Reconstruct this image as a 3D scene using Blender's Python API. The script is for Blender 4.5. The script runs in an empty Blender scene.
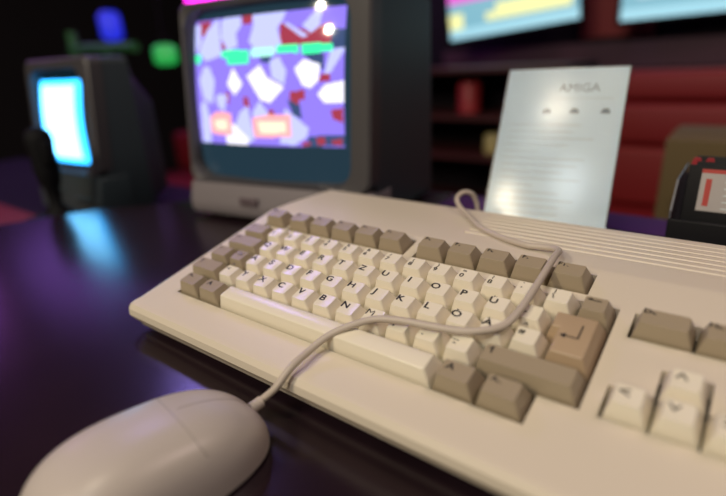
import bpy, bmesh, math, random
from mathutils import Vector, Matrix
from math import radians as R, sin, cos, pi
random.seed(7)
SC = bpy.context.scene
C = SC.collection
U = 0.01905                      # key pitch in metres

# ---------------------------------------------------------------- materials
def mat(name, col, rough=0.5, spec=0.5, metal=0.0, emit=None, es=0.0, bump=0.0, bscale=200.0, coat=0.0, var=0.0, alpha=1.0, trans=0.0):
    m = bpy.data.materials.new(name); m.use_nodes = True
    nt = m.node_tree; b = nt.nodes['Principled BSDF']
    b.inputs['Base Color'].default_value = (*col, 1)
    b.inputs['Roughness'].default_value = rough
    b.inputs['Specular IOR Level'].default_value = spec
    b.inputs['Metallic'].default_value = metal
    b.inputs['Coat Weight'].default_value = coat
    b.inputs['Alpha'].default_value = alpha
    b.inputs['Transmission Weight'].default_value = trans
    if emit:
        b.inputs['Emission Color'].default_value = (*emit, 1)
        b.inputs['Emission Strength'].default_value = es
    if bump or var:
        tc = nt.nodes.new('ShaderNodeTexCoord')
        n = nt.nodes.new('ShaderNodeTexNoise'); n.inputs['Scale'].default_value = bscale
        n.inputs['Detail'].default_value = 4
        nt.links.new(tc.outputs['Object'], n.inputs['Vector'])
        if bump:
            bp = nt.nodes.new('ShaderNodeBump'); bp.inputs['Strength'].default_value = bump
            bp.inputs['Distance'].default_value = 0.0005
            nt.links.new(n.outputs['Fac'], bp.inputs['Height'])
            nt.links.new(bp.outputs['Normal'], b.inputs['Normal'])
        if var:
            n2 = nt.nodes.new('ShaderNodeTexNoise'); n2.inputs['Scale'].default_value = bscale * 0.05
            n2.inputs['Detail'].default_value = 6
            nt.links.new(tc.outputs['Object'], n2.inputs['Vector'])
            mx = nt.nodes.new('ShaderNodeMix'); mx.data_type = 'RGBA'
            mx.inputs[6].default_value = (*[c * (1 - var) for c in col], 1)
            mx.inputs[7].default_value = (*[min(1, c * (1 + var)) for c in col], 1)
            nt.links.new(n2.outputs['Fac'], mx.inputs[0])
            nt.links.new(mx.outputs[2], b.inputs['Base Color'])
    return m

def emat(name, rough=0.06):
    """glossy glass picture tube whose picture is the mesh's colour attribute"""
    m = bpy.data.materials.new(name); m.use_nodes = True
    nt = m.node_tree; b = nt.nodes['Principled BSDF']
    b.inputs['Base Color'].default_value = (0.01, 0.012, 0.014, 1)
    b.inputs['Roughness'].default_value = rough
    a = nt.nodes.new('ShaderNodeAttribute'); a.attribute_name = 'picture'
    nt.links.new(a.outputs['Color'], b.inputs['Emission Color'])
    b.inputs['Emission Strength'].default_value = 1.0
    return m

# ---------------------------------------------------------------- object helpers
def new_obj(name, me, m=None, parent=None, smooth=None):
    o = bpy.data.objects.new(name, me); C.objects.link(o)
    if m is not None:
        me.materials.clear(); me.materials.append(m)
    if smooth is not None:
        me.polygons.foreach_set('use_smooth', [True] * len(me.polygons))
        me.set_sharp_from_angle(angle=R(smooth))
    if parent: o.parent = parent
    return o

def bm_obj(name, bm, m, parent=None, smooth=None):
    bmesh.ops.recalc_face_normals(bm, faces=bm.faces)
    me = bpy.data.meshes.new(name); bm.to_mesh(me); bm.free()
    return new_obj(name, me, m, parent, smooth)

def empty(name, loc, rz=0.0):
    o = bpy.data.objects.new(name, None); C.objects.link(o)
    o.empty_display_size = 0.02
    o.location = loc; o.rotation_euler = (0, 0, rz); return o

def tag(o, label, cat, group=None, kind=None):
    o['label'] = label; o['category'] = cat
    if group: o['group'] = group
    if kind: o['kind'] = kind
    return o

def structure(o, label=None):
    o['kind'] = 'structure'
    if label: o['label'] = label
    return o

def box(bm, x0, x1, y0, y1, z0, z1, bev=0.0, seg=3):
    vs = [bm.verts.new((x, y, z)) for x in (x0, x1) for y in (y0, y1) for z in (z0, z1)]
    f = [(0, 1, 3, 2), (4, 6, 7, 5), (0, 4, 5, 1), (2, 3, 7, 6), (0, 2, 6, 4), (1, 5, 7, 3)]
    fs = [bm.faces.new([vs[i] for i in q]) for q in f]
    bmesh.ops.recalc_face_normals(bm, faces=fs)
    if bev:
        es = list({e for q in fs for e in q.edges})
        bmesh.ops.bevel(bm, geom=es, offset=bev, segments=seg, affect='EDGES', profile=0.5, clamp_overlap=True)

def boxo(name, dims, m, parent=None, bev=0.0, smooth=40):
    bm = bmesh.new(); box(bm, *dims, bev=bev)
    return bm_obj(name, bm, m, parent, smooth)

def prism(bm, poly, z0, z1, bev=0.0, seg=3):
    lo = [bm.verts.new((x, y, z0)) for x, y in poly]; hi = [bm.verts.new((x, y, z1)) for x, y in poly]
    n = len(poly); fs = [bm.faces.new(lo[::-1]), bm.faces.new(hi)]
    for i in range(n): fs.append(bm.faces.new([lo[i], lo[(i + 1) % n], hi[(i + 1) % n], hi[i]]))
    if bev:
        bmesh.ops.bevel(bm, geom=list({e for q in fs for e in q.edges}), offset=bev, segments=seg, affect='EDGES', profile=0.5)

def loft(bm, rings, cap0=True, cap1=True):
    V = [[bm.verts.new(p) for p in r] for r in rings]
    n = len(rings[0])
    for a, b in zip(V[:-1], V[1:]):
        for i in range(n):
            bm.faces.new([a[i], a[(i + 1) % n], b[(i + 1) % n], b[i]])
    if cap0: bm.faces.new(V[0][::-1])
    if cap1: bm.faces.new(V[-1])
    return V

def lathe(bm, prof, cx=0, cy=0, n=24):
    rings = [[(cx + r * cos(2 * pi * i / n), cy + r * sin(2 * pi * i / n), z) for i in range(n)] for r, z in prof]
    loft(bm, rings)

def catmull(pts, sub=6):
    P = [Vector(p) for p in pts]; P = [2 * P[0] - P[1]] + P + [2 * P[-1] - P[-2]]
    out = []
    for i in range(1, len(P) - 2):
        for k in range(sub):
            t = k / sub
            a, b, c, d = P[i - 1], P[i], P[i + 1], P[i + 2]
            out.append(0.5 * ((2 * b) + (c - a) * t + (2 * a - 5 * b + 4 * c - d) * t * t + (3 * b - a - 3 * c + d) * t ** 3))
    out.append(P[-2]); return out

def tube(bm, pts, r, n=14):
    rings = []; up = Vector((0, 0, 1)); prev = None
    for i, p in enumerate(pts):
        t = (pts[min(i + 1, len(pts) - 1)] - pts[max(i - 1, 0)]).normalized()
        if prev is None:
            a = t.cross(up)
            if a.length < 1e-4: a = t.cross(Vector((1, 0, 0)))
            a.normalize()
        else:
            a = (prev - t * prev.dot(t)).normalized()
        prev = a; b = t.cross(a)
        rings.append([p + (a * cos(2 * pi * k / n) + b * sin(2 * pi * k / n)) * r for k in range(n)])
    loft(bm, rings)

_tc = {}
def text_mesh(s, size, sx=1.0):
    k = (s, size, sx)
    if k in _tc: return _tc[k]
    cu = bpy.data.curves.new('t', 'FONT'); cu.body = s; cu.size = size
    cu.align_x = 'CENTER'; cu.align_y = 'CENTER'; cu.resolution_u = 3
    cu.offset = 0 if 'M' in s else size * 0.026
    o = bpy.data.objects.new('t', cu); C.objects.link(o)
    dg = bpy.context.evaluated_depsgraph_get(); dg.update()
    me = bpy.data.meshes.new_from_object(o.evaluated_get(dg))
    C.objects.unlink(o); bpy.data.objects.remove(o)
    for v in me.vertices: v.co.x *= sx
    _tc[k] = me
    return me

def text_bm(bm, s, size, M, sx=1.0):
    t = text_mesh(s, size, sx)
    vs = [bm.verts.new(M @ v.co) for v in t.vertices]
    for p in t.polygons:
        try: bm.faces.new([vs[i] for i in p.vertices])
        except ValueError: pass
# ================================================================ HOME COMPUTER
M_case = mat('case_plastic', (0.66, 0.585, 0.47), 0.38, 0.4, bump=0.15, bscale=900)
M_cream = mat('cream_keycap', (0.80, 0.735, 0.59), 0.24, 0.45, bump=0.06, bscale=700)
M_taupe = mat('taupe_keycap', (0.35, 0.285, 0.195), 0.36, 0.45, bump=0.06, bscale=700)
M_tan = mat('tan_keycap', (0.43, 0.315, 0.20), 0.38, 0.45, bump=0.06, bscale=700)
M_ink = mat('black_ink', (0.02, 0.018, 0.018), 0.5)
M_tray = mat('dark_key_tray', (0.05, 0.04, 0.035), 0.7)
M_lower = mat('lower_shell_plastic', (0.34, 0.30, 0.25), 0.5)
M_rub = mat('black_rubber', (0.02, 0.02, 0.02), 0.7)

TH = R(12.5); Z0 = 1.6
KP = Matrix.Translation((0, 0, Z0 * U)) @ Matrix.Rotation(TH, 4, 'X')      # the sloping key plane
def kz(y): return Z0 * U + y * U * sin(TH)
def ky(y): return y * U * cos(TH)

comp = empty('home_computer', (0, 0, 0))
tag(comp, 'cream all-in-one home computer with built-in keyboard lying on the dark table', 'computer')

X0, X1 = -0.0205, 0.4500
# side profile of the upper shell: sloping key deck, level rear deck
prof = [(-0.0245, 0.0100), (-0.0290, 0.0165), (-0.0285, 0.0215), (-0.0262, 0.0248), (-0.0225, 0.0262),
        (ky(-0.9), kz(-0.9)), (ky(6.75), kz(6.75)), (ky(7.0), kz(7.0) - 0.0010), (0.150, 0.0590), (0.2110, 0.0580),
        (0.2165, 0.0555), (0.2190, 0.0500), (0.2190, 0.0100)]
bm = bmesh.new()
lo = [bm.verts.new((X0, y, z)) for y, z in prof]; hi = [bm.verts.new((X1, y, z)) for y, z in prof]
n = len(prof)
f0 = bm.faces.new(lo); f1 = bm.faces.new(hi[::-1])
for i in range(n): bm.faces.new([lo[(i + 1) % n], lo[i], hi[i], hi[(i + 1) % n]])
bmesh.ops.recalc_face_normals(bm, faces=bm.faces)
es = [e for e in list(f0.edges) + list(f1.edges) if not all(v.co.z < 0.0105 for v in e.verts)]
bmesh.ops.bevel(bm, geom=es, offset=0.006, segments=5, affect='EDGES', profile=0.5, clamp_overlap=True)
case = bm_obj('case', bm, M_case, comp, 28)

# cutters: key wells (in the key plane) and rear louvre grooves
def polycut(bm, poly, d0=-0.62, d1=0.8):
    lo = [bm.verts.new(KP @ Vector((x * U, y * U, d0 * U))) for x, y in poly]
    hi = [bm.verts.new(KP @ Vector((x * U, y * U, d1 * U))) for x, y in poly]
    n = len(poly); bm.faces.new(lo[::-1]); bm.faces.new(hi)
    for i in range(n): bm.faces.new([lo[i], lo[(i + 1) % n], hi[(i + 1) % n], hi[i]])
g = 0.05
bm = bmesh.new()
polycut(bm, [(0.5 - g, -g), (14.5 + g, -g), (14.5 + g, 1 - g), (15.5 + g, 1 - g), (15.5 + g, 5 + g), (-g, 5 + g), (-g, 1 - g), (0.5 - g, 1 - g)])
FY = 5.45
for a, b in ((0, 1.25), (1.5, 7.75), (8.25, 14.5)):
    polycut(bm, [(a - g, FY - g), (b + g, FY - g), (b + g, FY + 1 + g), (a - g, FY + 1 + g)])
polycut(bm, [(16 - g, 4 - g), (19 + g, 4 - g), (19 + g, 5 + g), (16 - g, 5 + g)])
polycut(bm, [(16 - g, 1 - g), (19 + g, 1 - g), (19 + g, 2 + g), (18 + g, 2 + g), (18 + g, 3 + g), (17 - g, 3 + g), (17 - g, 2 + g), (16 - g, 2 + g)])
polycut(bm, [(19.5 - g, -g), (23.5 + g, -g), (23.5 + g, 5 + g), (19.5 - g, 5 + g)])
for k in range(7):
    y = 0.1500 + k * 0.0083                       # shallow V grooves between the louvre slats
    v = [bm.verts.new(p) for x in (0.172, 0.425) for p in ((x, y, 0.0600), (x, y + .0022, 0.0570), (x, y + .0048, 0.0600), (x, y + .0024, .07))]
    bm.faces.new(v[:4]); bm.faces.new(v[4:][::-1])
    for i in range(4): bm.faces.new([v[i], v[(i + 1) % 4], v[4 + (i + 1) % 4], v[4 + i]])
bmesh.ops.recalc_face_normals(bm, faces=bm.faces)
cut = bm_obj('cut', bm, M_tray)
md = case.modifiers.new('wells', 'BOOLEAN'); md.object = cut; md.solver = 'EXACT'; md.operation = 'DIFFERENCE'
dg = bpy.context.evaluated_depsgraph_get(); dg.update()
me = bpy.data.meshes.new_from_object(case.evaluated_get(dg))
case.modifiers.clear(); case.data = me
me.materials.clear(); me.materials.append(M_case)
C.objects.unlink(cut); bpy.data.objects.remove(cut)
me.polygons.foreach_set('use_smooth', [True] * len(me.polygons)); me.set_sharp_from_angle(angle=R(28))
wn = case.modifiers.new('normals', 'WEIGHTED_NORMAL'); wn.keep_sharp = True

tray_bm = bmesh.new()
for poly in ([(0 - g, 1 - g), (15.5 + g, 1 - g), (15.5 + g, 5 + g), (-g, 5 + g)], [(0.5 - g, -g), (14.5 + g, -g), (14.5 + g, 1 - g), (0.5 - g, 1 - g)],
             [(0 - g, FY - g), (1.25 + g, FY - g), (1.25 + g, FY + 1 + g), (0 - g, FY + 1 + g)],
             [(1.5 - g, FY - g), (7.75 + g, FY - g), (7.75 + g, FY + 1 + g), (1.5 - g, FY + 1 + g)],
             [(8.25 - g, FY - g), (14.5 + g, FY - g), (14.5 + g, FY + 1 + g), (8.25 - g, FY + 1 + g)],
             [(16 - g, 4 - g), (19 + g, 4 - g), (19 + g, 5 + g), (16 - g, 5 + g)], [(16 - g, 1 - g), (19 + g, 1 - g), (19 + g, 2 + g), (16 - g, 2 + g)],
             [(17 - g, 2 + g), (18 + g, 2 + g), (18 + g, 3 + g), (17 - g, 3 + g)], [(19.5 - g, -g), (23.5 + g, -g), (23.5 + g, 5 + g), (19.5 - g, 5 + g)]):
    lo = [tray_bm.verts.new(KP @ Vector((x * U, y * U, -0.605 * U))) for x, y in poly]
    hi = [tray_bm.verts.new(KP @ Vector((x * U, y * U, -0.50 * U))) for x, y in poly]
    tray_bm.faces.new(hi); tray_bm.faces.new(lo[::-1])
    for i in range(4): tray_bm.faces.new([lo[i], lo[(i + 1) % 4], hi[(i + 1) % 4], hi[i]])
bm_obj('key_tray', tray_bm, M_tray, comp)

bm = bmesh.new(); prism(bm, [(X0 + .004, -0.0215), (X1 - .004, -0.0215), (X1 - .004, .2165), (X0 + .004, .2165)], 0.0040, 0.0102, bev=0.0015)
bm_obj('lower_shell', bm, M_lower, comp, 40)
for x, y in ((0.01, -0.004), (0.42, -0.004), (0.01, 0.195), (0.42, 0.195)):
    bm = bmesh.new(); lathe(bm, [(0.0065, 0.0), (0.007, 0.001), (0.007, 0.0042)], x, y, 20)
    bm_obj('foot', bm, M_rub, comp, 40)

# ---- keycaps
TOPH = 0.52; DIP = 0.022
def rrect(x0, x1, y0, y1, r, n=4):
    out = []
    for cx, cy, a in ((x1 - r, y0 + r, -90), (x1 - r, y1 - r, 0), (x0 + r, y1 - r, 90), (x0 + r, y0 + r, 180)):
        for i in range(n + 1):
            t = R(a + 90 * i / n); out.append((cx + r * cos(t), cy + r * sin(t)))
    return out
def cap_shape(w, kind):
    ix, iy0, iy1 = 0.185, 0.12, 0.30
    return 0.015 + ix, w - 0.015 - ix, iy0, 1 - iy1
def topz(x, y, w, kind='key'):
    """height of the dished top in key pitches at key-local x, y"""
    tx0, tx1, ty0, ty1 = cap_shape(w, kind)
    base = TOPH + 0.04 * (y - 0.4)
    if kind == 'space':
        return base - 0.03 * ((y - .41) / .29) ** 2
    cx = (tx0 + tx1) / 2; hw = (tx1 - tx0) / 2
    return base - DIP * max(0, 1 - ((x - cx) / hw) ** 2)
_cap = {}
def cap_mesh(w, kind='key'):
    if (w, kind) in _cap: return _cap[(w, kind)]
    bm = bmesh.new(); tx0, tx1, ty0, ty1 = cap_shape(w, kind)
    rings = []
    rings.append([(x, y, -0.42) for x, y in rrect(0.02, w - 0.02, 0.02, 0.98, 0.05)])
    rings.append([(x, y, -0.05) for x, y in rrect(0.03, w - 0.03, 0.03, 0.975, 0.06)])
    e = 0.014
    rings.append([(x, y, topz(x, y, w, kind) - 0.026) for x, y in rrect(tx0 - e, tx1 + e, ty0 - e * 1.2, ty1 + e, 0.075)])
    rings.append([(x, y, topz(min(max(x, tx0), tx1), y, w, kind) - 0.007) for x, y in rrect(tx0 - e * .35, tx1 + e * .35, ty0 - e * .35, ty1 + e * .35, 0.07)])
    for s in (0.0, 0.06, 0.14, 0.22):
        rings.append([(x, y, topz(x, y, w, kind)) for x, y in rrect(tx0 + s, tx1 - s, ty0 + s, ty1 - s, max(0.02, 0.065 - s * .3))])
    loft(bm, [[Vector(p) * U for p in r] for r in rings])
    bmesh.ops.recalc_face_normals(bm, faces=bm.faces)
    me = bpy.data.meshes.new('keycap'); bm.to_mesh(me); bm.free()
    me.polygons.foreach_set('use_smooth', [True] * len(me.polygons)); me.set_sharp_from_angle(angle=R(50))
    _cap[(w, kind)] = me; return me

def legend(marks, key, w, kind='key', size=None):
    """marks: list of (text, x, y, size) on the key top"""
    bm = bmesh.new()
    for s, x, y, sz in marks:
        text_bm(bm, s, sz, Matrix.Translation((x * U, y * U, 0)), 1.12)
    for v in bm.verts:
        v.co.z = topz(v.co.x / U, v.co.y / U, w, kind) * U + 0.00012
    me = bpy.data.meshes.new('legend'); bm.to_mesh(me); bm.free()
    return new_obj('legend', me, M_ink, key)

def arrow_legend(key, w, pts, th=0.045):
    """a thick poly-line drawn on the cap top"""
    bm = bmesh.new()
    for (ax, ay), (bx, by) in zip(pts[:-1], pts[1:]):
        d = Vector((bx - ax, by - ay)).normalized() * th / 2; nn = Vector((-d.y, d.x))
        q = [(ax - d.x + nn.x, ay - d.y + nn.y), (bx + d.x + nn.x, by + d.y + nn.y), (bx + d.x - nn.x, by + d.y - nn.y), (ax - d.x - nn.x, ay - d.y - nn.y)]
        bm.faces.new([bm.verts.new((x * U, y * U, topz(x, y, w) * U + 0.00012)) for x, y in q])
    me = bpy.data.meshes.new('legend'); bm.to_mesh(me); bm.free()
    return new_obj('legend', me, M_ink, key)

_mk = {}
def key(x, y, w=1.0, m=None, name='key', kind='key', label=None):
    m = m or M_cream
    src = cap_mesh(w, kind)
    if (w, kind, m.name) not in _mk:
        c = src.copy(); c.materials.clear(); c.materials.append(m); _mk[(w, kind, m.name)] = c
    o = bpy.data.objects.new(name, _mk[(w, kind, m.name)]); C.objects.link(o)
    o.parent = comp
    o.matrix_local = KP @ Matrix.Translation((x * U, y * U, 0))
    if label: o['label'] = label
    return o

LS = 0.0070; GX, GY = 0.335, 0.50
TP = 'taupe function or modifier key'
# number row
k = key(0, 4, 1.5, M_taupe, label=TP); legend([('~', .36, .60, .005), ('`', .36, .38, .005)], k, 1.5)
for i, (a, b) in enumerate(zip('1234567890ß´', ['!', '"', '§', '$', '%', '&', '/', '(', ')', '=', '?', '`'])):
    k = key(1.5 + i, 4); legend([(a, GX, .36, .0050), (b, GX + .02, .60, .0042)], k, 1)
k = key(13.5, 4); legend([('|', GX, .60, .0042), ('\\', GX, .36, .005)], k, 1)
k = key(14.5, 4, 1.0, M_taupe, label=TP); arrow_legend(k, 1, [(.62, .56), (.28, .56), (.36, .63)], .04)
# Q row
k = key(0, 3, 2.0, M_taupe, label=TP); arrow_legend(k, 2, [(.3, .56), (.75, .56), (.66, .63)], .04)
for i, a in enumerate('QWERTZUIOPÜ'): legend([(a, GX, GY, LS)], key(2 + i, 3), 1)
k = key(13, 3); legend([('+', GX, .36, .005), ('*', GX, .60, .005)], k, 1)
# A row
legend([('Ctrl', .45, .60, .0036)], key(0, 2, 1.25, M_taupe, label=TP), 1.25)
legend([('Caps', .46, .62, .0028), ('Lock', .46, .48, .0028)], key(1.25, 2, 1.0, M_taupe, label=TP), 1)
for i, a in enumerate('ASDFGHJKLÖÄ'): legend([(a, GX, GY, LS)], key(2.25 + i, 2), 1)
k = key(13.25, 2); legend([('#', GX, .52, .005), ('^', GX, .80, .005)], k, 1)
# Y row
k = key(0, 1, 1.75, M_taupe, label=TP); arrow_legend(k, 1.75, [(.40, .42), (.40, .62), (.33, .55)], .04)
k = key(1.75, 1); legend([('<', GX, .52, .005), ('>', GX, .80, .005)], k, 1)
for i, a in enumerate('YXCVBNM'): legend([(a, GX, GY, LS)], key(2.75 + i, 1), 1)
for i, (a, b) in enumerate(((',', ';'), ('.', ':'), ('-', '_'))):
    legend([(a, GX, .38, .0055), (b, GX, .60, .0055)], key(9.75 + i, 1), 1)
k = key(12.75, 1, 2.75, M_taupe, label=TP); arrow_legend(k, 2.75, [(.40, .42), (.40, .62), (.33, .55)], .05)
# bottom row
legend([('Alt', .42, .58, .0040)], key(0.5, 0, 1.25, M_taupe, label=TP), 1.25)
k = key(1.75, 0, 1.25, M_taupe, label=TP); legend([('A', .42, .50, .0058)], k, 1.25)
key(3, 0, 9, M_cream, 'space_bar', 'space')
k = key(12, 0, 1.25, M_taupe, label=TP); legend([('A', .42, .50, .0058)], k, 1.25)
legend([('Alt', .42, .58, .0040)], key(13.25, 0, 1.25, M_taupe, label=TP), 1.25)
# function row
legend([('Esc', .42, .60, .0044)], key(0, FY, 1.25, M_taupe, label=TP), 1.25)
for i in range(10):
    x = (1.5 + 1.25 * i) if i < 5 else (8.25 + 1.25 * (i - 5))
    legend([('F%d' % (i + 1), .40, .60, .0046)], key(x, FY, 1.25, M_taupe, label=TP), 1.25)
legend([('Del', .40, .60, .0048)], key(16, 4, 1.5, M_taupe, label=TP), 1.5)
legend([('Help', .46, .60, .0048)], key(17.5, 4, 1.5, M_taupe, label=TP), 1.5)
for (x, y), p in zip(((16, 1), (17, 1), (18, 1), (17, 2)), ([(.5, .59), (.3, .50), (.5, .41)], [(.3, .57), (.4, .41), (.5, .57)], [(.3, .59), (.5, .50), (.3, .41)], [(.3, .42), (.4, .58), (.5, .42)])):
    arrow_legend(key(x, y, 1.0, M_cream), 1, p, .05)
for r, s in ((4, '[]/*'), (3, '789-'), (2, '456+'), (1, '123')):
    for i, a in enumerate(s): legend([(a, GX, GY, .0055)], key(19.5 + i, r), 1)
legend([('0', GX, GY, .0055)], key(19.5, 0, 2.0), 2.0)
legend([('.', GX, GY, .0055)], key(21.5, 0), 1)
legend([('Enter', .5, .55, .003)], key(22.5, 0), 1)
# two-row return key
bm = bmesh.new()
base = [(14.03, 2.985 - 0), (14.03, 3.97), (15.47, 3.97), (15.47, 2.03), (14.28, 2.03), (14.28, 2.985)]
base = [(14.03, 3.0), (14.03, 3.97), (15.47, 3.97), (15.47, 2.03), (14.28, 2.03), (14.28, 3.0)]
top = [(14.20, 3.10), (14.20, 3.70), (15.28, 3.70), (15.28, 2.14), (14.44, 2.14), (14.44, 3.10)]
rs = []
for pl, z in ((base, -0.42), (base, -0.04)): rs.append([Vector((x - 14, y - 2, z)) * U for x, y in pl])
rs.append([Vector((x - 14, y - 2, TOPH + 0.02 * (y - 3))) * U for x, y in top])
V = loft(bm, rs)
bm.faces.ensure_lookup_table(); bmesh.ops.recalc_face_normals(bm, faces=bm.faces)
es = [e for e in bm.edges if any(v in V[1] or v in V[2] for v in e.verts) and not (e.verts[0] in V[1] and e.verts[1] in V[1])]
bmesh.ops.bevel(bm, geom=es, offset=0.0009, segments=3, affect='EDGES', profile=0.5, clamp_overlap=True)
ret = bm_obj('return_key', bm, M_tan, comp, 35)
ret.matrix_local = KP @ Matrix.Translation((14 * U, 2 * U, 0)); ret['label'] = 'tan two-row return key with a bent arrow'
bm = bmesh.new()
for (ax, ay), (bx, by) in (((.98, 1.32), (.98, .80)), ((.98, .80), (.62, .80))):
    w = .045; x0, x1 = sorted((ax, bx)); y0, y1 = sorted((ay, by))
    bm.faces.new([bm.verts.new((x * U, y * U, (TOPH + 0.02 * (y - 1)) * U + .00015)) for x, y in ((x0 - w / 2, y0 - w / 2), (x1 + w / 2, y0 - w / 2), (x1 + w / 2, y1 + w / 2), (x0 - w / 2, y1 + w / 2))])
bm.faces.new([bm.verts.new((x * U, y * U, (TOPH + 0.02 * (y - 1)) * U + .00018)) for x, y in ((.50, .80), (.66, .70), (.66, .90))])
me = bpy.data.meshes.new('legend'); bm.to_mesh(me); bm.free(); new_obj('legend', me, M_ink, ret)
# ================================================================ MOUSE
M_mouse = mat('mouse_plastic', (0.52, 0.46, 0.41), 0.34, 0.45, bump=0.05, bscale=700)
M_cable = mat('cable_sheath', (0.50, 0.43, 0.36), 0.45)
M_groove = mat('seam_shadow_plastic', (0.30, 0.26, 0.23), 0.6)
ML, MW, MH = 0.116, 0.0335, 0.0390
mouse = empty('computer_mouse', (0.1355, -0.1025, 0), R(-9))
tag(mouse, 'cream rounded computer mouse on the table in front of the computer', 'computer mouse')
def mouse_ring(t, lo=0.0018, n=28):
    y = (t - 0.5) * ML
    q = abs(2 * t - 1)
    w = MW * (1 - q ** 3.2) ** (1 / 2.4) * (1.0 - 0.06 * (t - .5))
    h = MH * (1 - abs(2 * (t ** 1.0) - 1) ** 2.6) ** (1 / 2.2) * (1.06 - 0.22 * t)
    pts = []
    for i in range(n + 1):
        a = pi * i / n
        c, s = cos(a), sin(a)
        pts.append((w * math.copysign(abs(c) ** 0.72, c), y, lo + (h - lo) * abs(s) ** 0.72))
    for i in range(1, 8):
        pts.append((-w + 2 * w * i / 8, y, lo))
    return pts
bm = bmesh.new()
ts = [0.5 - 0.5 * cos(pi * (0.035 + 0.93 * i / 40)) for i in range(41)]
loft(bm, [mouse_ring(t) for t in ts])
body = bm_obj('shell', bm, M_mouse, mouse, 60)
bm = bmesh.new(); prism(bm, [(MW * .8 * cos(2 * pi * i / 32), ML * .46 * sin(2 * pi * i / 32)) for i in range(32)], 0.0, 0.0025)
bm_obj('base_plate', bm, M_lower, mouse, 40)
def on_mouse(x, t, dz=0.0):
    r = mouse_ring(t)[:29]
    best = min(range(28), key=lambda i: abs((r[i][0] + r[i + 1][0]) / 2 - x))
    a, b = r[best], r[best + 1]
    f = 0 if abs(b[0] - a[0]) < 1e-9 else max(0, min(1, (x - a[0]) / (b[0] - a[0])))
    return Vector((x, a[1], a[2] + (b[2] - a[2]) * f + dz))
bm = bmesh.new()
tube(bm, [on_mouse(0, t) for t in [0.64 + 0.33 * i / 14 for i in range(15)]], 0.0002, 6)
tube(bm, [on_mouse(MW * .86 * math.sin(a), 0.64 - 0.03 * math.cos(a)) for a in [R(-82 + 164 * i / 18) for i in range(19)]], 0.0002, 6)
bm_obj('button_seam', bm, M_groove, mouse, 60)
bm = bmesh.new()
st = Vector((0, ML * .47, 0.0125)); tube(bm, [st, st + Vector((0.0, .007, .001))], 0.0034, 16)
bm_obj('strain_relief', bm, M_cable, mouse, 60)
# the cable: from the mouse over the key deck, round the rear edge
mw = Matrix.Translation((0.1355, -0.1025, 0)) @ Matrix.Rotation(R(-9), 4, 'Z')
P0 = mw @ Vector((0, ML * .47, 0.0125)); P1 = mw @ Vector((0, ML * .47 + .008, 0.0145))
cab = [tuple(P0), tuple(P1)] + [(0.1525, -0.0360, 0.0225), (0.1560, -0.0270, 0.0312), (0.1569, -0.0118, 0.0347), (0.1618, -0.0010, 0.0400), (0.1712, 0.0083, 0.0450),
       (0.1823, 0.0179, 0.0480), (0.1965, 0.0225, 0.0492), (0.2144, 0.0252, 0.0497), (0.2310, 0.0285, 0.0501), (0.2427, 0.0340, 0.0513), (0.2504, 0.0420, 0.0531),
       (0.2532, 0.0558, 0.0565), (0.2537, 0.0770, 0.0612), (0.2532, 0.1004, 0.0655), (0.2519, 0.1200, 0.0665), (0.2498, 0.1335, 0.0640), (0.2440, 0.1395, 0.0628),
       (0.2349, 0.1405, 0.0618), (0.2245, 0.1404, 0.0614), (0.2029, 0.1485, 0.0611), (0.1806, 0.1627, 0.0611), (0.1576, 0.1870, 0.0617), (0.1456, 0.1980, 0.0634), (0.1380, 0.2070, 0.0666), (0.1364, 0.2140, 0.0693), (0.1389, 0.2210, 0.0707), (0.1430, 0.2270, 0.0679), (0.1453, 0.2310, 0.0605), (0.1466, 0.2320, 0.0534), (.1500, .2320, .0300), (0.160, 0.230, 0.0150), (0.18, 0.2225, 0.0150)]
bm = bmesh.new(); tube(bm, catmull(cab, 7), 0.00215, 14)
cable = bm_obj('cable', bm, M_cable, None, 60)
cable.parent = mouse; cable.matrix_parent_inverse = mw.inverted()

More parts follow.
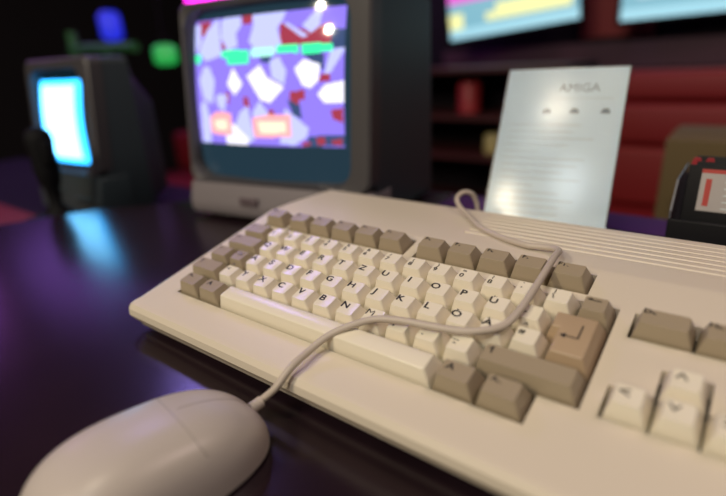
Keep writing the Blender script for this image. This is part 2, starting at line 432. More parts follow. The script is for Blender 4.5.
# ================================================================ CRT MONITORS
PIC = [
  ('red', [(0.033, 0.012), (0.141, 0.01), (0.141, 0.105), (0.048, 0.13)]),
  ('red', [(0.379, -0.026), (0.463, -0.031), (0.448, 0.065), (0.386, 0.074)]),
  ('red', [(0.632, 0.081), (0.801, 0.153), (0.924, 0.102), (0.947, 0.251), (0.632, 0.245)]),
  ('dark', [(0.924, 0.151), (1.016, 0.161), (1.016, 0.29), (0.924, 0.282)]),
  ('dark', [(0.77, 0.318), (0.893, 0.32), (0.893, 0.443), (0.847, 0.391)]),
  ('red', [(0.233, 0.173), (0.31, 0.183), (0.31, 0.256), (0.233, 0.238)]),
  ('red', [(0.878, 0.459), (0.924, 0.462), (0.924, 0.519), (0.862, 0.516)]),
  ('red', [(0.693, 0.584), (0.786, 0.571), (0.786, 0.65), (0.693, 0.647)]),
  ('dark', [(0.509, 0.303), (0.586, 0.319), (0.571, 0.37), (0.517, 0.357)]),
  ('lav', [(-0.013, 0.034), (0.048, 0.034), (0.056, 0.17), (0.002, 0.26)]),
  ('lav', [(0.033, 0.244), (0.11, 0.081), (0.202, -0.008), (0.233, 0.285), (0.095, 0.328)]),
  ('lav', [(0.225, 0.023), (0.279, -0.024), (0.371, 0.009), (0.379, 0.064), (0.34, 0.132), (0.356, 0.225), (0.279, 0.253), (0.225, 0.154)]),
  ('lav', [(0.448, -0.015), (0.678, -0.024), (0.647, 0.066), (0.617, 0.114), (0.647, 0.238), (0.617, 0.296), (0.494, 0.293), (0.432, 0.197), (0.463, 0.076)]),
  ('lav', [(0.763, 0.115), (0.832, 0.024), (0.87, 0.021), (0.862, 0.127), (0.816, 0.172)]),
  ('lav', [(0.647, 0.083), (0.678, 0.087), (0.801, 0.187), (0.77, 0.2)]),
  ('lav', [(0.924, 0.298), (1.008, 0.281), (0.924, 0.462), (0.893, 0.46)]),
  ('lav', [(0.033, 0.477), (0.079, 0.365), (0.125, 0.369), (0.171, 0.486), (0.141, 0.674), (0.064, 0.627)]),
  ('lav', [(0.571, 0.352), (0.632, 0.323), (0.678, 0.429), (0.663, 0.531), (0.586, 0.475)]),
  ('white', [(0.271, 0.511), (0.317, 0.385), (0.386, 0.517), (0.325, 0.605)]),
  ('white', [(0.417, 0.456), (0.509, 0.374), (0.555, 0.473), (0.663, 0.548), (0.571, 0.666), (0.509, 0.642)]),
  ('white', [(0.724, 0.416), (0.778, 0.352), (0.87, 0.392), (0.862, 0.508), (0.816, 0.564), (0.77, 0.537)]),
  ('white', [(0.855, 0.607), (0.893, 0.542), (1.001, 0.515), (1.001, 0.676), (0.893, 0.674)]),
  ('green', [(-0.005, 0.269), (0.056, 0.266), (0.048, 0.343), (0.01, 0.339)]),
  ('green', [(0.233, 0.257), (0.31, 0.252), (0.432, 0.26), (0.432, 0.358), (0.279, 0.363), (0.271, 0.307), (0.233, 0.304)]),
  ('lgreen', [(0.448, 0.253), (0.601, 0.251), (0.601, 0.311), (0.448, 0.315)]),
  ('green', [(0.617, 0.239), (0.747, 0.24), (0.747, 0.302), (0.617, 0.301)]),
  ('green', [(0.763, 0.241), (0.932, 0.25), (0.939, 0.308), (0.77, 0.315)]),
  ('red', [(0.24, 0.577), (0.287, 0.579), (0.279, 0.68), (0.248, 0.642)]),
  ('red', [(0.386, 0.61), (0.425, 0.621), (0.432, 0.71), (0.386, 0.682)]),
  ('red', [(0.701, 0.587), (0.755, 0.606), (0.747, 0.715), (0.701, 0.689)]),
  ('dark', [(0.678, 0.637), (0.755, 0.69), (0.763, 0.791), (0.709, 0.757)]),
  ('red', [(0.555, 0.721), (0.594, 0.722), (0.594, 0.756), (0.555, 0.756)]),
  ('red', [(0.924, 0.726), (0.993, 0.711), (0.993, 0.824), (0.939, 0.792)]),
  ('lav', [(0.033, 0.674), (0.079, 0.637), (0.11, 0.809), (0.095, 1.02), (0.018, 1.004)]),
  ('lav', [(0.171, 0.621), (0.202, 0.585), (0.271, 0.606), (0.233, 0.735), (0.187, 0.697)]),
  ('lav', [(0.356, 0.736), (0.417, 0.683), (0.448, 0.952), (0.386, 1.008), (0.31, 0.846)]),
  ('lav', [(0.448, 0.737), (0.502, 0.65), (0.555, 0.739), (0.555, 0.809), (0.448, 0.809)]),
  ('lav', [(0.663, 0.706), (0.801, 0.858), (0.786, 0.926), (0.709, 0.995), (0.617, 0.981)]),
  ('white', [(0.233, 0.846), (0.294, 0.827), (0.402, 0.953), (0.386, 1.017), (0.233, 1.005)]),
  ('pink', [(0.107, 0.781), (0.171, 0.734), (0.287, 0.745), (0.287, 0.929), (0.11, 0.924)]),
  ('cream', [(0.141, 0.809), (0.248, 0.8), (0.248, 0.883), (0.156, 0.885)]),
  ('pink', [(0.44, 0.782), (0.555, 0.756), (0.693, 0.757), (0.693, 0.928), (0.448, 0.943)]),
  ('cream', [(0.478, 0.809), (0.663, 0.808), (0.663, 0.894), (0.494, 0.906)]),
  ('dark', [(0.801, 0.917), (1.001, 0.913), (1.001, 0.994), (0.77, 1.002)]),
  ('red', [(0.839, 0.933), (0.885, 0.923), (0.893, 0.981), (0.847, 0.991)]),
  ('red', [(0.924, 0.947), (0.985, 0.941), (0.978, 0.99), (0.932, 0.988)]),
  ('red', [(0.755, 0.96), (0.809, 0.967), (0.801, 0.997), (0.755, 0.999)]),
]

COL = {'bg': (0.26, 0.18, 0.85), 'lav': (0.52, 0.55, 1.0), 'white': (0.95, 0.93, 1.05), 'red': (0.33, 0.03, 0.06), 'dark': (0.03, 0.06, 0.16),
       'green': (0.04, 1.0, 0.40), 'lgreen': (0.45, 1.0, 0.85), 'pink': (1.0, 0.42, 0.42), 'cream': (1.1, 0.85, 0.62)}
def inside(p, poly):
    x, y = p; c = False; n = len(poly)
    for i in range(n):
        (x1, y1), (x2, y2) = poly[i], poly[(i + 1) % n]
        if (y1 > y) != (y2 > y) and x < (x2 - x1) * (y - y1) / (y2 - y1) + x1: c = not c
    return c
def game_picture(u, v):
    """u, v across the picture (0..1, top to bottom); outside is the unlit border"""
    if not (0 <= u <= 1 and 0 <= v <= 1): return (0.012, 0.035, 0.055)
    col = COL['bg']
    for nm, poly in PIC:
        if inside((u, v), poly): col = COL[nm]
    return tuple(c * 1.25 + .01 for c in col)
def cyan_picture(u, v):
    if not (0 <= u <= 1 and 0 <= v <= 1): return (0.0, 0.01, 0.02)
    e = min(u, 1 - u) * 5
    if v < .06 or v > .95 or e < .5: return (0.12, 1.8, 4.5)
    return (1.1, 3.8, 6.5)

def monitor(name, O, rz, W, H, D, sl, pic, pw, tube_rect, pic_rect, mats, nu, nv, back=.11):
    """local frame: x across the front, y backwards, z up; front slopes back by sl"""
    root = empty(name, O, rz)
    mb, ms, mc, mg = mats
    tn = math.tan(sl)
    gx0, gx1, gz0, gz1 = tube_rect
    zc = gz0 - 0.006                                 # chin top
    def fr(x, z, d=0.0): return Vector((x, z * tn + d, z))
    # bezel frame: ring around the tube
    outer = rrect(W[0], W[1], zc, H, 0.012, 4)
    inner = rrect(gx0, gx1, gz0, gz1, 0.022, 4)
    bm = bmesh.new()
    rings = [[fr(x, z, 0.024) for x, z in outer], [fr(x, z, 0.003) for x, z in outer],
             [fr(x + (0.003 if x < (W[0] + W[1]) / 2 else -0.003), z + (0.002 if z < .1 else -.003), 0.0) for x, z in outer],
             [fr(x, z, 0.002) for x, z in rrect(gx0 - .004, gx1 + .004, gz0 - .004, gz1 + .004, 0.026, 4)],
             [fr(x, z, 0.012) for x, z in inner], [fr(x, z, 0.026) for x, z in inner]]
    loft(bm, rings, cap0=False, cap1=False)
    bm_obj('bezel', bm, mb, root, 35)
    # chin
    bm = bmesh.new()
    pr = [(0.002, 0.006), (-0.002, 0.012), (-0.004 + zc * .4 * tn, zc * .5), (zc * tn - 0.001, zc - .0005), (0.060, zc - .0005), (0.060, 0.006)]
    loft(bm, [[Vector((x, y, z)) for y, z in pr] for x in (W[0], W[1])])
    bmesh.ops.recalc_face_normals(bm, faces=bm.faces)
    bmesh.ops.bevel(bm, geom=[e for e in bm.edges if abs(e.verts[0].co.x - e.verts[1].co.x) < 1e-6 and min(e.verts[0].co.y, e.verts[1].co.y) < .05], offset=0.006, segments=4, affect='EDGES', profile=.5)
    chin = bm_obj('control_panel', bm, mc, root, 35)
    y = -0.0045
    boxo('badge', ((W[0] + W[1]) / 2 - .045, (W[0] + W[1]) / 2 - .017, y - .0005, y + .004, zc * .5, zc * .5 + .009), mg, chin, bev=.0008)
    for k in range(3):
        bm = bmesh.new(); lathe(bm, [(0.0042, 0), (0.0042, .004), (0.0034, .005)], 0, 0, 16)
        o = bm_obj('knob', bm, mc, chin, 40); o.matrix_local = Matrix.Translation((W[1] - .03 - .016 * k, -0.003, zc * .5)) @ Matrix.Rotation(R(90), 4, 'X')
    # cabinet
    bm = bmesh.new()
    def rr(x0, x1, z0, z1, y, r=.012, sh=0): return [Vector((x, y + z * tn * sh, z)) for x, z in rrect(x0, x1, z0, z1, r, 4)]
    m_ = (W[0] + W[1]) / 2; hw = (W[1] - W[0]) / 2
    loft(bm, [rr(W[0] + .001, W[1] - .001, .004, H - .001, .018, sh=1), rr(W[0] + .001, W[1] - .001, .004, H - .001, D * .5, sh=.5), rr(W[0] + .001, W[1] - .001, .004, H - .001, D),
              rr(m_ - hw * .86, m_ + hw * .86, .012, H - .03, D + .012), rr(m_ - hw * .66, m_ + hw * .66, .02, H - .07, D + back), rr(m_ - hw * .6, m_ + hw * .6, .024, H - .075, D + back + .008)])
    bm_obj('cabinet', bm, ms, root, 35)
    for sx in (W[0] + .03, W[1] - .03):
        for sy in (.03, D - .03):
            boxo('foot', (sx - .01, sx + .01, sy - .01, sy + .01, 0, .0062), M_rub, root, bev=.001)
    # picture tube, bulging
    bm = bmesh.new(); cl = bm.loops.layers.float_color.new('picture')
    grid = {}
    ax, az = (gx0 + gx1) / 2, (gz0 + gz1) / 2; hx, hz = (gx1 - gx0) / 2, (gz1 - gz0) / 2
    for i in range(nu + 1):
        for j in range(nv + 1):
            a = -1 + 2 * i / nu; b = -1 + 2 * j / nv
            x = ax + a * (hx + .002); z = az + b * (hz + .002)
            grid[i, j] = bm.verts.new(fr(x, z, 0.021 - 0.020 * (1 - a * a * .55 - b * b * .45)))
    px0, px1, pz0, pz1 = pic_rect
    for i in range(nu):
        for j in range(nv):
            f = bm.faces.new([grid[i, j], grid[i + 1, j], grid[i + 1, j + 1], grid[i, j + 1]]); f.smooth = True
            x = gx0 + (gx1 - gx0) * (i + .5) / nu; z = gz0 + (gz1 - gz0) * (j + .5) / nv
            c = pic((x - px0) / (px1 - px0), 1 - (z - pz0) / (pz1 - pz0))
            for l in f.loops: l[cl] = (*c, 1)
    me = bpy.data.meshes.new('screen'); bm.to_mesh(me); bm.free()
    new_obj('screen', me, pw, root)
    return root

M_bez = mat('dark_grey_bezel', (0.06, 0.056, 0.06), 0.45)
M_side = mat('dark_cabinet', (0.035, 0.05, 0.058), 0.5)
M_chin = mat('grey_control_panel', (0.22, 0.195, 0.205), 0.45)
M_badge = mat('badge', (0.12, 0.09, 0.10), 0.4)
M_scr = emat('picture_tube'); M_scr2 = emat('cyan_picture_tube')
e1 = math.atan2(0.14875, 0.98888)
m1 = monitor('crt_monitor', (-0.2290, 0.1975, 0), e1, (-0.0255, 0.2480), 0.264, 0.195, R(7), game_picture, M_scr,
             (-0.0155, 0.219, 0.054, 0.252), (-0.0120, 0.2085, 0.098, 0.242), (M_bez, M_side, M_chin, M_badge), 190, 150)
tag(m1, 'dark grey tube monitor behind the computer showing lavender shapes and green text', 'monitor')

# ================================================================ SETTING
M_table = mat('dark_laminate', (0.016, 0.008, 0.011), 0.22, 0.5, bump=0.12, bscale=420, var=0.3)
M_wall = mat('dark_wall', (0.02, 0.016, 0.02), 0.8)
M_floor = mat('dark_carpet', (0.03, 0.012, 0.018), 0.9)
FZ = -0.72
bm = bmesh.new(); prism(bm, [(-1.05, -.75), (-.58, -.14), (-.47, .03), (-.42, .14), (-.325, .235), (-.30, .45), (.95, .45), (.95, -.75)], -.03, 0, bev=.0015)
table = empty('table', (0, 0, FZ)); tag(table, 'dark glossy table carrying the cream computer and the mouse', 'table')
o = bm_obj('tabletop', bm, M_table, table, 40); o.location = (0, 0, -FZ)
for x, y in ((-.75, -.65), (.85, -.65), (-.24, .38), (.85, .38)):
    boxo('leg', (x - .03, x + .03, y - .03, y + .03, 0, -FZ - .03), M_wall, table, bev=.003)

def plane_box(name, dims, m): return structure(boxo(name, dims, m))
plane_box('floor', (-4.2, 3.2, -3.2, 3.4, FZ - .05, FZ), M_floor)
plane_box('ceiling', (-4.2, 3.2, -3.2, 3.4, 1.9, 1.95), M_wall)
plane_box('wall_back', (-4.2, 3.2, 3.4, 3.45, FZ, 1.9), M_wall)
plane_box('wall_left', (-4.25, -4.2, -3.2, 3.4, FZ, 1.9), M_wall)
plane_box('wall_right', (3.2, 3.25, -3.2, 3.4, FZ, 1.9), M_wall)
plane_box('wall_front', (-4.2, 3.2, -3.25, -3.2, FZ, 1.9), M_wall)

# second table with the far monitor
M_shelf = mat('dark_panel', (0.010, 0.007, 0.011), 0.7, .15)
M_redcloth = mat('red_cloth', (0.16, 0.008, 0.014), 0.8, bump=.3, bscale=300)
t2 = empty('side_table', (-.95, .3, FZ)); tag(t2, 'low dark side table under the far left monitor', 'table')
T2 = -.05
boxo('tabletop', (-.55, .45, -.45, .12, T2 - .03 - FZ, T2 - FZ), M_shelf, t2, bev=.004)
tag(boxo('red_cloth', (-1.45, -.56, -.13, .145, T2, T2 + .003), M_redcloth, None, bev=.001), 'dark red cloth lying in front of the far left monitor', 'cloth')
for x in (-.5, .4):
    for y in (-.4, .08): boxo('leg', (x - .02, x + .02, y - .02, y + .02, 0, T2 - .03 - FZ), M_wall, t2, bev=.002)
m2 = monitor('crt_monitor', (-0.698, 0.1762, T2), R(1.6), (-0.018, 0.200), 0.266, 0.10, R(7), cyan_picture, M_scr2,
             (-.006, .168, .085, .246), (0.002, .149, .098, .231), (M_bez, M_side, M_side, M_badge), 40, 40, .05)
tag(m2, 'tube monitor at far left with a glowing cyan-white screen', 'monitor')

# joystick silhouette in front of the far screen
M_blk = mat('matt_black_plastic', (0.005, 0.005, 0.006), 0.7, .15)
js = empty('joystick', (-.495, .125, T2)); tag(js, 'black joystick silhouetted in front of the glowing far left screen', 'joystick')
bm = bmesh.new(); box(bm, -.045, .045, -.045, .03, 0, .035, bev=.008); bm_obj('base', bm, M_blk, js, 40)
bm = bmesh.new(); lathe(bm, [(.021, .033), (.015, .045), (.009, .055), (.010, .075), (.015, .088), (.0185, .11), (.017, .135), (.019, .150), (.017, .162), (.008, .170)], -.008, -.005, 24); bm_obj('stick', bm, M_blk, js, 60)
bm = bmesh.new(); box(bm, .008, .018, -.012, .002, .118, .150, bev=.003); bm_obj('trigger', bm, M_blk, js, 40)

# ================================================================ ACRYLIC SIGN
M_paper = mat('printed_sheet', (0.78, 0.90, 0.97), 0.45)
M_acr = mat('clear_acrylic', (0.95, 0.98, 1.0), 0.22, 0.5, trans=1.0)
M_txt = mat('grey_print', (0.22, 0.27, 0.32), 0.6); M_txt2 = mat('faint_print', (0.66, 0.72, 0.74), 0.6)
lean = .53
sg = empty('sign_holder', (0.1972, 0.2470, 0), .13); tag(sg, 'leaning clear acrylic sign holder with a printed white sheet behind the computer', 'sign')
SW, SH = .0557, .197
ML_ = Matrix.Translation((0, 0, 0.001)) @ Matrix.Rotation(-lean, 4, 'X')
o = boxo('front_panel', (-SW, SW, -.0015, 0, 0, SH), M_acr, sg, bev=.0004); o.matrix_local = ML_
o = boxo('back_panel', (-SW, SW, .0012, .0027, 0, SH), M_acr, sg, bev=.0004); o.matrix_local = ML_
o = boxo('sheet', (-SW + .001, SW - .001, .0003, .0007, .002, SH - .0015), M_paper, sg, smooth=None); o.matrix_local = ML_
sheet = o
o = boxo('foot_plate', (-SW, SW, 0.003, .095, 0, .002), M_acr, sg, bev=.0004)
bm = bmesh.new(); MT = Matrix.Rotation(R(90), 4, 'X')
text_bm(bm, 'AMIGA', .0118, Matrix.Translation((.014, .00012, SH - .022)) @ MT)
def bar(bm, x0, x1, z, h=.0012, y=.00012): bm.faces.new([bm.verts.new(p) for p in ((x0, y, z), (x1, y, z), (x1, y, z + h), (x0, y, z + h))])
for k, x in enumerate((-.012, .013, .040)):
    bar(bm, x - .004, x + .004, SH - .0475, .003)
    bar(bm, x - .0025, x + .0025, SH - .0445, .002)
o = bm_obj('heading', bm, M_txt, sheet)
bm = bmesh.new()
bar(bm, -.005, .047, SH - .033, .0008)
zz = SH - .06
for k in range(15):
    L = random.uniform(.6, 1) if k % 5 != 4 else .35
    bar(bm, -.046, -.046 + .092 * L, zz - k * .0068, .0013)
bm_obj('printed_lines', bm, M_txt2, sheet)

# ================================================================ DISK BOX
M_dbox = mat('black_box_plastic', (0.006, 0.006, 0.008), 0.5, .2)
M_smoke = mat('smoked_edge', (0.10, 0.10, 0.12), 0.4)
M_disk = mat('disk_black', (0.007, 0.007, 0.009), 0.55, .2); M_diskr = mat('disk_red', (0.35, 0.03, 0.04), 0.4)
M_lab = mat('disk_label', (0.48, 0.44, 0.43), 0.6); M_labr = mat('label_red', (0.50, 0.07, 0.06), 0.6)
db = empty('disk_box', (0.358, 0.305, 0)); tag(db, 'open black disk box behind the right end of the computer', 'storage box')
boxo('bottom', (-.062, .062, -.04, .055, 0, .003), M_dbox, db, bev=.001)
boxo('front_wall', (-.062, .062, -.04, -.037, 0, .056), M_dbox, db, bev=.001)
boxo('back_wall', (-.062, .062, .052, .055, 0, .075), M_dbox, db, bev=.001)
for s in (-1, 1):
    bm = bmesh.new(); pf = [(-.0368, .003), (.0518, .003), (.0518, .084), (-.020, .084), (-.0368, .062)]
    loft(bm, [[Vector((s * x, y, z)) for y, z in pf] for x in (.0605, .062)]); bm_obj('side_wall', bm, M_smoke if s < 0 else M_dbox, db)
def disk(x, y, tilt, m, label, lab, front=False):
    r = empty('floppy_disk', (x, y, .0035)); r.rotation_euler = (-tilt, 0, 0)
    r['label'] = label; r['category'] = 'floppy disk'; r['group'] = lab
    bm = bmesh.new(); prism(bm, [(-.045, 0), (.045, 0), (.045, .090), (.041, .094), (-.045, .094)], -.00165, .00165, bev=.0004, seg=2)
    for v in bm.verts: v.co = Vector((v.co.x, v.co.z, v.co.y))
    bm_obj('disk_shell', bm, m, r, 40)
    if front:
        o = boxo('disk_label', (-.036, .036, -.00185, -.0016, .0585, .0915), M_lab, r, smooth=None)
        boxo('red_band', (-.036, .036, -.00195, -.0018, .0885, .0915), M_labr, o, smooth=None)
        boxo('red_print', (-.0325, -.0285, -.00195, -.0018, .0625, .084), M_labr, o, smooth=None)
        bm = bmesh.new()
        for k in range(5): bar(bm, -.020, .030, .061 + k * .0052, .001, -.0020)
        bm_obj('ruled_lines', bm, M_txt2, o)
    bm = bmesh.new(); box(bm, -.022, .022, -.0019, .0019, .001, .029)
    bm_obj('shutter', bm, mat_metal, r)
    return r
mat_metal = mat('shutter_metal', (0.5, 0.5, 0.5), 0.35, metal=1.0)
disk(.3485, .2760, R(4), M_disk, 'black floppy disk with a white and red label at the front of the box', 'floppy disks in the black box', True)
disk(.352, .2900, R(5), M_disk, 'unlabelled black floppy disk just behind the labelled one in the box', 'floppy disks in the black box')
disk(.350, .3150, R(5), M_disk, 'rearmost black floppy disk in the black box', 'floppy disks in the black box')
for x in (-.0515, -.0425):
    bm = bmesh.new(); prism(bm, [(x - .0035, .004), (x + .0035, .004), (x + .0035, .096), (x + .002, .1), (x - .002, .1), (x - .0035, .096)], -.0006, .0006)
    for v in bm.verts: v.co = Vector((v.co.x, v.co.z, v.co.y))
    o = bm_obj('index_tab', bm, M_diskr, db, 40); o.location = (0, -.0045, 0)

M_purp = mat('painted_violet_sheen', (0.055, 0.010, 0.10), .8, bump=.3, bscale=300)  # violet light on the rear tabletop, put into the colour of an added strip
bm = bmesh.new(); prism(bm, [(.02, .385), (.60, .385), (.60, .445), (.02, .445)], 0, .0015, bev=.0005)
tag(bm_obj('violet_sheen_strip', bm, M_purp, None, 40), 'purple strip standing in for violet light along the rear edge of the table', 'cloth')

# ================================================================ BACKGROUND
M_red = mat('red_upholstery', (0.21, 0.008, 0.010), 0.6, bump=.4, bscale=60)
M_card = mat('brown_cardboard', (0.12, 0.082, 0.03), 0.8)
bn = empty('red_bench', (.75, 1.5, FZ)); tag(bn, 'long red upholstered bench behind the sign and disk box', 'bench')
boxo('seat', (-.78, .9, -.05, .45, .0, .40), M_red, bn, bev=.03)
for k, (z0, z1) in enumerate(((.402, .60), (.602, .735), (.737, .828))):
    boxo('back_cushion', (-.78, .9, .12 - .0, .30, z0, z1), M_red, bn, bev=.022)
rb = empty('red_bench', (-1.55, 1.15, FZ)); tag(rb, 'low red bench seen between the two monitors', 'bench')
boxo('seat', (-.55, .75, -.25, .25, .05, .40), M_red, rb, bev=.03)
boxo('backrest', (-.55, .75, .18, .28, .402, .60), M_red, rb, bev=.03)
boxo('plinth', (-.5, .7, -.2, .24, 0, .05), M_wall, rb)

cb = empty('cardboard_box', (.350, .86, FZ)); tag(cb, 'brown cardboard box on a stool behind the black disk box', 'box')
stool = empty('stool', (.350, .86, FZ)); tag(stool, 'dark stool under the brown cardboard box', 'stool')
zt = .56
boxo('seat', (-.16, .16, -.12, .12, zt - .03, zt), M_shelf, stool, bev=.004)
for sx in (-.13, .13):
    for sy in (-.09, .09): boxo('leg', (sx - .012, sx + .012, sy - .012, sy + .012, 0, zt - .03), M_shelf, stool)
cb.location.z = FZ + zt
boxo('carton', (-.12, .14, -.09, .09, 0, .20), M_card, cb, bev=.002)
boxo('tape', (-.12, .14, -.02, .02, .2002, .201), M_card, cb)

# dark cabinet with small things, left of the sign
cbn = empty('display_cabinet', (-.52, 1.62, FZ)); tag(cbn, 'dark cabinet with open shelves between monitor and sign', 'cabinet')
M_brown = mat('dark_red_brown', (0.05, 0.010, 0.010), 0.5)
for (x0, x1, y0, y1, z0, z1) in ((-.30, -.28, -.15, .15, 0, .86), (.38, .40, -.15, .15, 0, .86), (-.28, .38, .13, .15, 0, .86)):
    boxo('panel', (x0, x1, y0, y1, z0, z1), M_shelf, cbn)
for z in (.02, .36, .56, .70, .86): boxo('shelf', (-.28, .38, -.15, .13, z - .015, z), M_brown, cbn)
def can(x, y, z, r, h, m, name, label, cat):
    bm = bmesh.new(); lathe(bm, [(r * .9, 0), (r, .004), (r, h - .01), (r * .8, h)], 0, 0, 24)
    o = bm_obj(name, bm, m, None, 40); o.location = (x, y, z); tag(o, label, cat); return o
can(-.50, 1.56, FZ + .70 + .0005, .042, .11, mat('red_tin', (0.30, .02, .025), .5), 'tin', 'small red tin on the cabinet shelf beside the big monitor', 'tin')
can(-.40, 1.56, FZ + .56 + .0005, .035, .07, mat('olive_jar', (0.5, .42, .18), .4), 'jar', 'pale olive jar on the cabinet shelf left of the sign', 'jar')
# wall screens
def wall_screen(name, P, Qr, h, th, blobs, label):
    """P, Qr: lower left / right front corners"""
    P = Vector(P); Qr = Vector(Qr); ex = (Qr - P); L = ex.length; ex.normalize(); ey = Vector((-ex.y, ex.x, 0)).normalized(); ez = ex.cross(ey)
    r = empty(name, (0, 0, 0)); Mx = Matrix((ex, ey, ez)).transposed().to_4x4(); Mx.translation = P; r.matrix_world = Mx
    tag(r, label, 'screen', None)
    boxo('housing', (-.012, L + .012, .004, th, -.012, h + .012), M_blk, r, bev=.003)
    bm = bmesh.new(); cl = bm.loops.layers.float_color.new('picture'); nu, nv = 60, 40
    vs = {(i, j): bm.verts.new((L * i / nu, .003, h * j / nv)) for i in range(nu + 1) for j in range(nv + 1)}
    for i in range(nu):
        for j in range(nv):
            f = bm.faces.new([vs[i, j], vs[i + 1, j], vs[i + 1, j + 1], vs[i, j + 1]])
            x, z = (i + .5) / nu * L, (j + .5) / nv * h
            c = (.22, .50, .62) if z > .035 else (.40, .75, .88)
            for (a, b, cc, d, q) in blobs:
                if a <= x <= b and cc <= z <= d: c = q
            for l in f.loops: l[cl] = (*c, 1)
    me = bpy.data.meshes.new('screen'); bm.to_mesh(me); bm.free(); new_obj('screen', me, M_scr3, r)
    bm = bmesh.new(); box(bm, L * .45, L * .55, th, th + .05, h * .4, h * .6); bm_obj('bracket', bm, M_blk, r)
    return r
M_scr3 = emat('flat_screen', .3)
YE = (1.0, 1.0, 0.45)
s1 = wall_screen('wall_screen', (-.73, 1.85, .238), (-.245, 1.95, .288), .30, .04,
            [(.0, .06, .035, .095, YE), (.15, .43, .055, .085, YE), (.19, .46, .075, .11, YE), (.40, .47, .05, .11, YE), (0, .22, .135, .30, (.9, .12, .75)), (.25, .5, .14, .30, (.12, .3, .4))],
            'glowing blue wall screen with yellow shapes right of the big monitor')
s2 = wall_screen('wall_screen', (-.105, 1.95, .266), (.62, 2.05, .288), .30, .04,
            [(.25, .75, .065, .11, YE), (.05, .2, .07, .2, (.5, .7, .8))], 'glowing pale blue wall screen above the white sign at far right')
# the dark panel wall the screens hang on and its red strip
o = boxo('wall_partition', (-1.05, 1.2, 2.16, 2.2, FZ, 1.1), M_shelf); structure(o)
o = boxo('trim_1', (-.29, -.02, 2.145, 2.16, .22, .9), M_red); structure(o)
o = boxo('trim_2', (-.9, 1.2, 2.10, 2.16, .10, .20), mat('plum_panel', (.05, .012, .03), .6)); structure(o)

# ceiling-hung coloured lamps in the far left
def lamp(name, loc, r, h, col, st, label, cord=True):
    e = empty(name, loc); tag(e, label, 'lamp')
    m = mat(name + '_glow', (0.1, 0.1, 0.1), .4, emit=col, es=st)
    bm = bmesh.new(); lathe(bm, [(r * .6, -h / 2), (r, -h * .35), (r, h * .35), (r * .6, h / 2)], 0, 0, 20); bm_obj('bulb', bm, m, e, 60)
    bm = bmesh.new(); lathe(bm, [(r * .5, h / 2), (r * .5, h / 2 + .03)], 0, 0, 16); bm_obj('socket', bm, M_blk, e, 40)
    bm = bmesh.new(); lathe(bm, [(.004, h / 2 + .03), (.004, 1.9 - loc[2])], 0, 0, 8); bm_obj('cord', bm, M_blk, e, 40)
lamp('blue_lamp', (-2.231, 1.2, .40), .05, .13, (.01, .03, 1.0), .7, 'small blue lamp glowing in the dark above the far left monitor')
lamp('green_lamp', (-1.813, 1.2, .250), .05, .085, (.01, .75, .12), .5, 'round green lamp glowing between the two monitors')
lamp('green_lamp', (-1.69, 1.45, .38), .05, .12, (.01, .35, .05), .2, 'dim green lamp above the brighter green one')
# magenta tube above the big monitor
nt_ = empty('neon_tube', (-1.46, 1.25, .455)); tag(nt_, 'magenta neon tube hanging above the big monitor', 'neon light')
bm = bmesh.new(); tube(bm, [Vector((-.16, 0, -.015)), Vector((.25, 0, .04))], .035, 16); bm_obj('tube', bm, mat('magenta_glow', (.2, .02, .2), .4, emit=(1.0, .02, .75), es=4.0), nt_, 60)
bm = bmesh.new(); tube(bm, [Vector((-.02, 0, .03)), Vector((-.02, 0, 1.445))], .004, 8); tube(bm, [Vector((.2, 0, .06)), Vector((.2, 0, 1.445))], .004, 8); bm_obj('cord', bm, M_blk, nt_, 60)
# dim green rail frame over the far monitor
rl = empty('green_rail', (-1.13, .80, FZ)); tag(rl, 'dim green painted rail above and behind the far left monitor', 'rail')
M_gr = mat('green_paint', (0.03, .16, .05), .5)
bm = bmesh.new(); tube(bm, [Vector((-.66, .0, 0)), Vector((-.66, 0, 1.06))], .018, 12); bm_obj('post', bm, M_gr, rl, 60)
bm = bmesh.new(); tube(bm, [Vector((-.42, .0, 0)), Vector((-.42, 0, 0.985))], .013, 12); bm_obj('post', bm, M_gr, rl, 60)
bm = bmesh.new(); tube(bm, [Vector((-.68, 0, 1.000)), Vector((-.23, 0, .985))], .017, 12); bm_obj('crossbar', bm, M_gr, rl, 60)
# small pale things on the red table
M_pale = mat('pale_plastic', (0.45, 0.52, 0.56), .25)
for (x, y, r, lb) in ((-.49, .075, .009, 'left of the two small pale knobbed plugs before the far left monitor'), (-.462, .092, .008, 'right of the two small pale knobbed plugs before the far left monitor')):
    e = empty('plug', (x, y, T2)); tag(e, lb, 'plug')
    bm = bmesh.new(); lathe(bm, [(r * .7, 0), (r, .004), (r, .022), (r * .6, .028)], 0, 0, 18); bm_obj('plug_body', bm, M_pale, e, 50)

# ================================================================ LIGHTS
def area(name, loc, target, size, power, col, shape='DISK'):
    l = bpy.data.lights.new(name, 'AREA'); l.shape = shape; l.size = size; l.energy = power; l.color = col
    o = bpy.data.objects.new(name, l); C.objects.link(o); o.location = loc
    d = Vector(target) - Vector(loc); o.rotation_euler = d.to_track_quat('-Z', 'Y').to_euler(); return o
area('stage_lamp', (-.561, -1.504, 1.465), (.15, .05, 0), .03, 10, (1.0, .86, .64))
area('stage_lamp', (-.417, -1.661, 1.237), (.15, .05, 0), .03, 8, (1.0, .86, .64))
area('violet_rear_lamp', (-1.6, 1.95, .80), (.03, .2, 0), .4, 5, (.5, .25, 1.0))
area('cool_sign_lamp', (.33, -1.14, 1.46), (.22, .25, 0),   .42, 6, (.85, .95, 1.0))
area('overhead_fill', (-.05, -.58, 1.85), (.15, .05, 0), .3, 6.5, (1.0, .85, .64))  # added warm fill to keep the tops bright, placed for the sign's upper glare
area('violet_key_lamp', (-1.42, .84, 1.5), (.10, .05, 0), .24, 4.2, (.36, .27, 1.0))
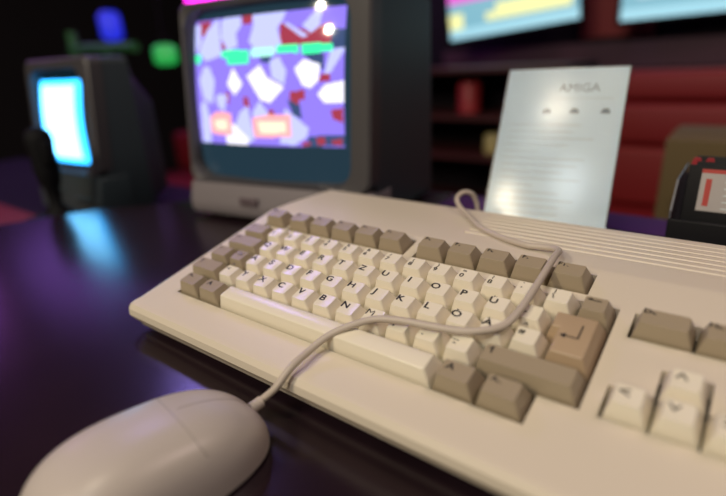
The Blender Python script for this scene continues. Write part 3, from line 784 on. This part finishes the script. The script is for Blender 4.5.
area('warm_front_spot', (.35, -2.6, 1.45), (.25, .1, 0), .16, 15, (1.0, .80, .60))
area('violet_stage_light', (-3.2, 1.2, 1.3), (0, .1, 0), .9, 2.5, (.42, .18, 1.0))
area('magenta_wash', (-3.2, .2, 1.2), (-.2, .2, 0), .8, 3, (.55, .15, .9))
area('room_wash', (1.2, .6, 1.75), (.5, 1.5, 0), .5, 12, (1.0, .75, .7))
# the two bare spot lamps whose reflections show in the glass
def spot_lamp(loc, r, st, label):
    e = empty('spot_lamp', loc); tag(e, label, 'lamp')
    bm = bmesh.new(); bmesh.ops.create_uvsphere(bm, u_segments=20, v_segments=12, radius=r); bm_obj('bulb', bm, mat('bulb_glow', (1, 1, 1), .4, emit=(1, .93, .85), es=st), e, 60)
    bm = bmesh.new(); lathe(bm, [(r * 1.3, .0), (r * 1.1, .06), (.01, .08), (.008, 1.9 - loc[2])], 0, 0, 20); bm_obj('shade', bm, M_blk, e, 60)
W_ = bpy.data.worlds.new('world'); SC.world = W_; W_.use_nodes = True
W_.node_tree.nodes['Background'].inputs[0].default_value = (0.30, 0.22, 0.42, 1)
W_.node_tree.nodes['Background'].inputs[1].default_value = 0.02

# ================================================================ CAMERA
cam = bpy.data.cameras.new('camera'); co = bpy.data.objects.new('camera', cam); C.objects.link(co)
Rt = Vector((0.798062110227507, 0.6003441726517419, -0.05180485095349639))
Dn = Vector((0.17502862035221559, -0.31321868045384826, -0.9334125777341709))
Fw = Vector((-0.5765950487793131, 0.7358538799094867, -0.35504537336140013))
Mc = Matrix((Rt, -Dn, -Fw)).transposed().to_4x4(); Mc.translation = (0.33604257, -0.18593585, 0.18948116)
co.matrix_world = Mc
cam.sensor_width = 36; cam.sensor_fit = 'HORIZONTAL'; cam.lens = 498.8296 / 726 * 36
cam.clip_start = 0.01; cam.clip_end = 30
cam.dof.use_dof = True; cam.dof.focus_distance = 0.322; cam.dof.aperture_fstop = 2.7
SC.camera = co
SC.view_settings.view_transform = 'Standard'; SC.view_settings.look = 'None'; SC.view_settings.gamma = 1
SC.view_settings.exposure = 0.0
SC.cycles.max_bounces = 8; SC.cycles.transmission_bounces = 8
